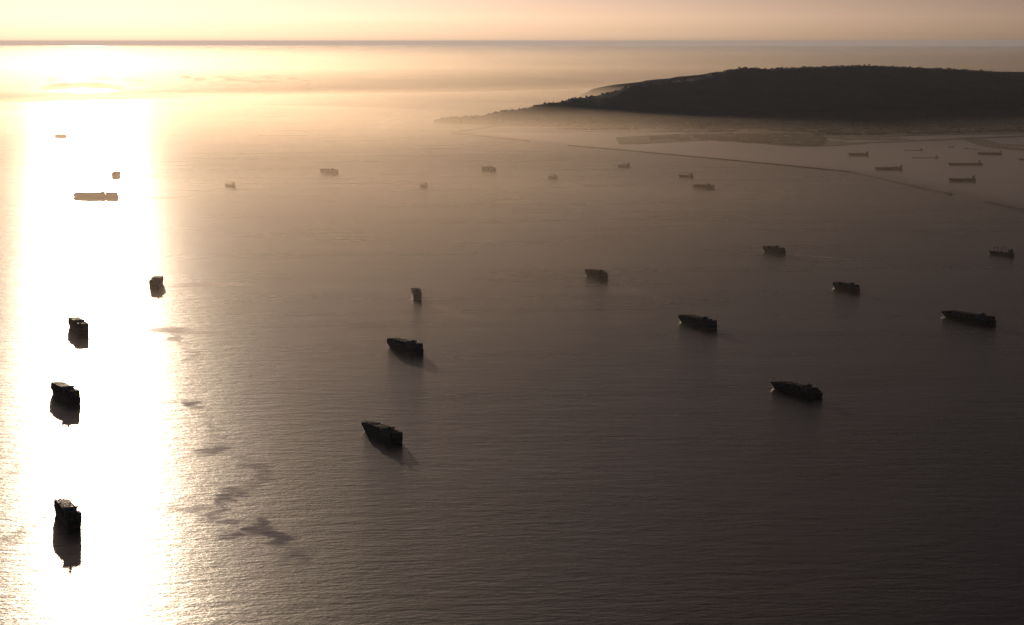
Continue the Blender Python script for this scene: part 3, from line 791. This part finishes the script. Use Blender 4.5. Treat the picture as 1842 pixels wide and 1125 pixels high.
yard = paint('yard_boxes', (0.09, 0.075, 0.065), 0.95, .6, .004)
roofs = paint('pale_roofs', (0.36, 0.34, 0.31), 0.5, .3, .004)
def box_field(name, n, region, label, mats, hmin, hmax, smin, smax):
    mb = MB()
    for i in range(n):
        while True:
            px, py = rnd.uniform(region[0], region[1]), rnd.uniform(region[2], region[3])
            if region[4](px, py): break
        p = at(px, py, 5.0)
        a, b_ = rnd.uniform(smin, smax), rnd.uniform(smin, smax) * .5
        h = rnd.uniform(hmin, hmax) ** 1.0
        mb.box(p.x - a / 2, p.x + a / 2, p.y - b_ / 2, p.y + b_ / 2, 4.9, 5 + h, 1 if rnd.random() < .012 else 0, bottom=False)
    return tag(mb.build(name, mats), label, 'port', kind='stuff')
box_field('container_yard', 420, (1150, 1480, 238, 262, lambda x, y: (241.5 + max(0, (1270 - x)) * .035 < y < 252 - abs(x - 1275) * .0 + max(0, x - 1275) * .06 and (y < 246 or x > 1280 or rnd.random() < .3))), 'hazy rows of stacked boxes and sheds on the landfill', [yard, roofs], 4, 18, 40, 140)
box_field('port_sheds', 520, (1250, 1842, 229, 246, lambda x, y: y < 231.5 + max(0, min(x, 1500) - 1345) * .08 and y < 243 - max(0, x - 1540) * .02), 'hazy spread of sheds and yards at the foot of the hill', [yard, roofs], 5, 22, 40, 170)
box_field('marina_buildings', 90, (1005, 1238, 229.8, 233, lambda x, y: abs(y - (232 - abs(x - 1080) * .006)) < .8), 'low buildings and masts along the marina mole', [yard, roofs], 4, 14, 25, 70)
box_field('inner_pier_sheds', 60, (1185, 1320, 234, 238, lambda x, y: 234.8 < y < 237.2), 'row of sheds on the inner pier', [yard, roofs], 5, 16, 40, 110)
mb = MB()
for i in range(1500):
    px = rnd.uniform(880, 1900); s = abs(rnd.gauss(.12, .22))
    if s > .42: continue
    p = hill_point(px, s)
    if p.z < 4: continue
    a = rnd.uniform(10, 26); mb.box(p.x - a, p.x + a, p.y - 8, p.y + 8, p.z - 6, p.z + rnd.uniform(4, 11), 1 if rnd.random() < .07 else 0, bottom=False)
tag(mb.build('hillside_town', [yard, yard]), 'specks of houses scattered over the lower hillside', 'town', kind='stuff')

# ------------------------------------------------------------------ fog bank lying on the far sea
def fog_mat():
    m, nt, b = new_mat('fog_top')
    b.inputs['Base Color'].default_value = (0.85, 0.83, 0.81, 1); b.inputs['Roughness'].default_value = 0.62; b.inputs['IOR'].default_value = 1.5
    return m
EDGE = [(-900, 186), (0, 178), (120, 176), (300, 171.5), (420, 168), (560, 165), (760, 162), (920, 158.5), (1050, 154), (1300, 140), (2600, 132)]
def fog(u, v):
    px = -900 + 3500 * u
    ye = interp(px, EDGE)
    zt = 110.0 * min(1.0, 1.25 - 1.2 * v)
    D0 = (H - 60) * F / (ye - Y0)
    D = min(600000.0, D0 * (1 + 2.6 * v ** 1.6 + 8.0 * max(0.0, v - .85) / .15))
    X = (px - PW / 2) / F * D
    ramp = min(1.0, v / .09)
    z = -4 + (zt + 4) * (ramp * ramp * (3 - 2 * ramp))
    z += ramp * 16 * (mnoise.noise(Vector((X / 5200, D / 2600, 0))) + .6 * mnoise.noise(Vector((X / 1700, D / 1500, 4))))
    if 90 < px < 560:
        k = max(0, 1 - abs(D - 72000) / 16000); z += k * 120 * max(0, mnoise.noise(Vector((X / 480, D / 2600, 9))) - .05)
    # lens shaped opening where the glitter shows through
    yy = Y0 + (H - max(z, 0)) * F / D
    q = ((px - 152) / 70) ** 2 + ((yy - 157.5) / 7.5) ** 2
    if q < 1.25: z -= (zt + 60) * min(1, max(0, (1.25 - q) * 2.2))
    return Vector((X, D, z))
tag(grid_obj('fog_bank', 700, 150, fog, fog_mat()), 'low bank of sea fog lying along the far horizon', 'fog', kind='stuff')

# ------------------------------------------------------------------ the air
def volume_box(name, x, z0, z1, dens, colr, g, label, front=None):
    mb = MB()
    if front is None: mb.box(-x, x, -x, x, z0, z1)
    else:
        # bank of mist with a long sloping front and a slowly heaving top
        y0, y1 = front
        xs = [-x, -90000, -45000] + [-26000 + 1300 * k for k in range(41)] + [45000, 90000, x]
        ys = [y0, (y0 + y1) / 2, y1] + [y1 + 1700 * k for k in range(1, 34)] + [90000, 110000, 140000, 180000, 240000, 330000, 460000, x]
        nx, ny = len(xs), len(ys)
        for a in xs:
            for c in ys:
                k = min(1, max(0, (c - y0) / (y1 - y0)))
                hv = max(0.0, min(1.0, (52000 - c) / 12000))
                w = 1.0 + hv * (0.55 * mnoise.noise(Vector((a / 6500, c / 9000, 2.2))) + 0.25 * mnoise.noise(Vector((a / 2600, c / 4000, 8.2))))
                w *= 1.12 - 0.62 * hv * min(1, max(0, (a / c + 0.01) / 0.12))
                w *= min(1.0, 90000 / c)
                mb.v.append((a, c, z0 + 4.95 + (z1 * w - z0 - 4.95) * k))
        o_ = len(mb.v)
        for a in xs:
            for c in ys: mb.v.append((a, c, z0))
        for p in range(nx - 1):
            for q in range(ny - 1):
                a = p * ny + q
                mb.f.append((a, a + ny, a + ny + 1, a + 1)); mb.f.append((o_ + a, o_ + a + 1, o_ + a + ny + 1, o_ + a + ny))
        for p in range(nx - 1):
            for q in (0, ny - 1):
                a = p * ny + q; mb.f.append((a, a + ny, o_ + a + ny, o_ + a))
        for q in range(ny - 1):
            for p in (0, nx - 1):
                a = p * ny + q; mb.f.append((a, a + 1, o_ + a + 1, o_ + a))
        mb.m += [0] * len(mb.f)
    m = bpy.data.materials.new(name); m.use_nodes = True
    nt = m.node_tree; nt.nodes.clear()
    v = nt.nodes.new('ShaderNodeVolumePrincipled'); o = nt.nodes.new('ShaderNodeOutputMaterial')
    v.inputs['Color'].default_value = colr + (1,); v.inputs['Density'].default_value = dens; v.inputs['Anisotropy'].default_value = g
    nt.links.new(v.outputs[0], o.inputs['Volume'])
    return tag(mb.build(name, m), label, 'haze', kind='stuff')
volume_box('haze', 660000, -6.0, H + 60, HAZE_DENSITY, (0.70, 0.76, 0.94), 0.55, 'warm evening haze filling the air')
volume_box('sea_mist', 640000, -5.0, MIST_TOP, MIST_DENSITY, (0.98, 0.80, 0.62), 0.88, 'shallow bank of thicker mist over the outer sea', (8500, 17000))
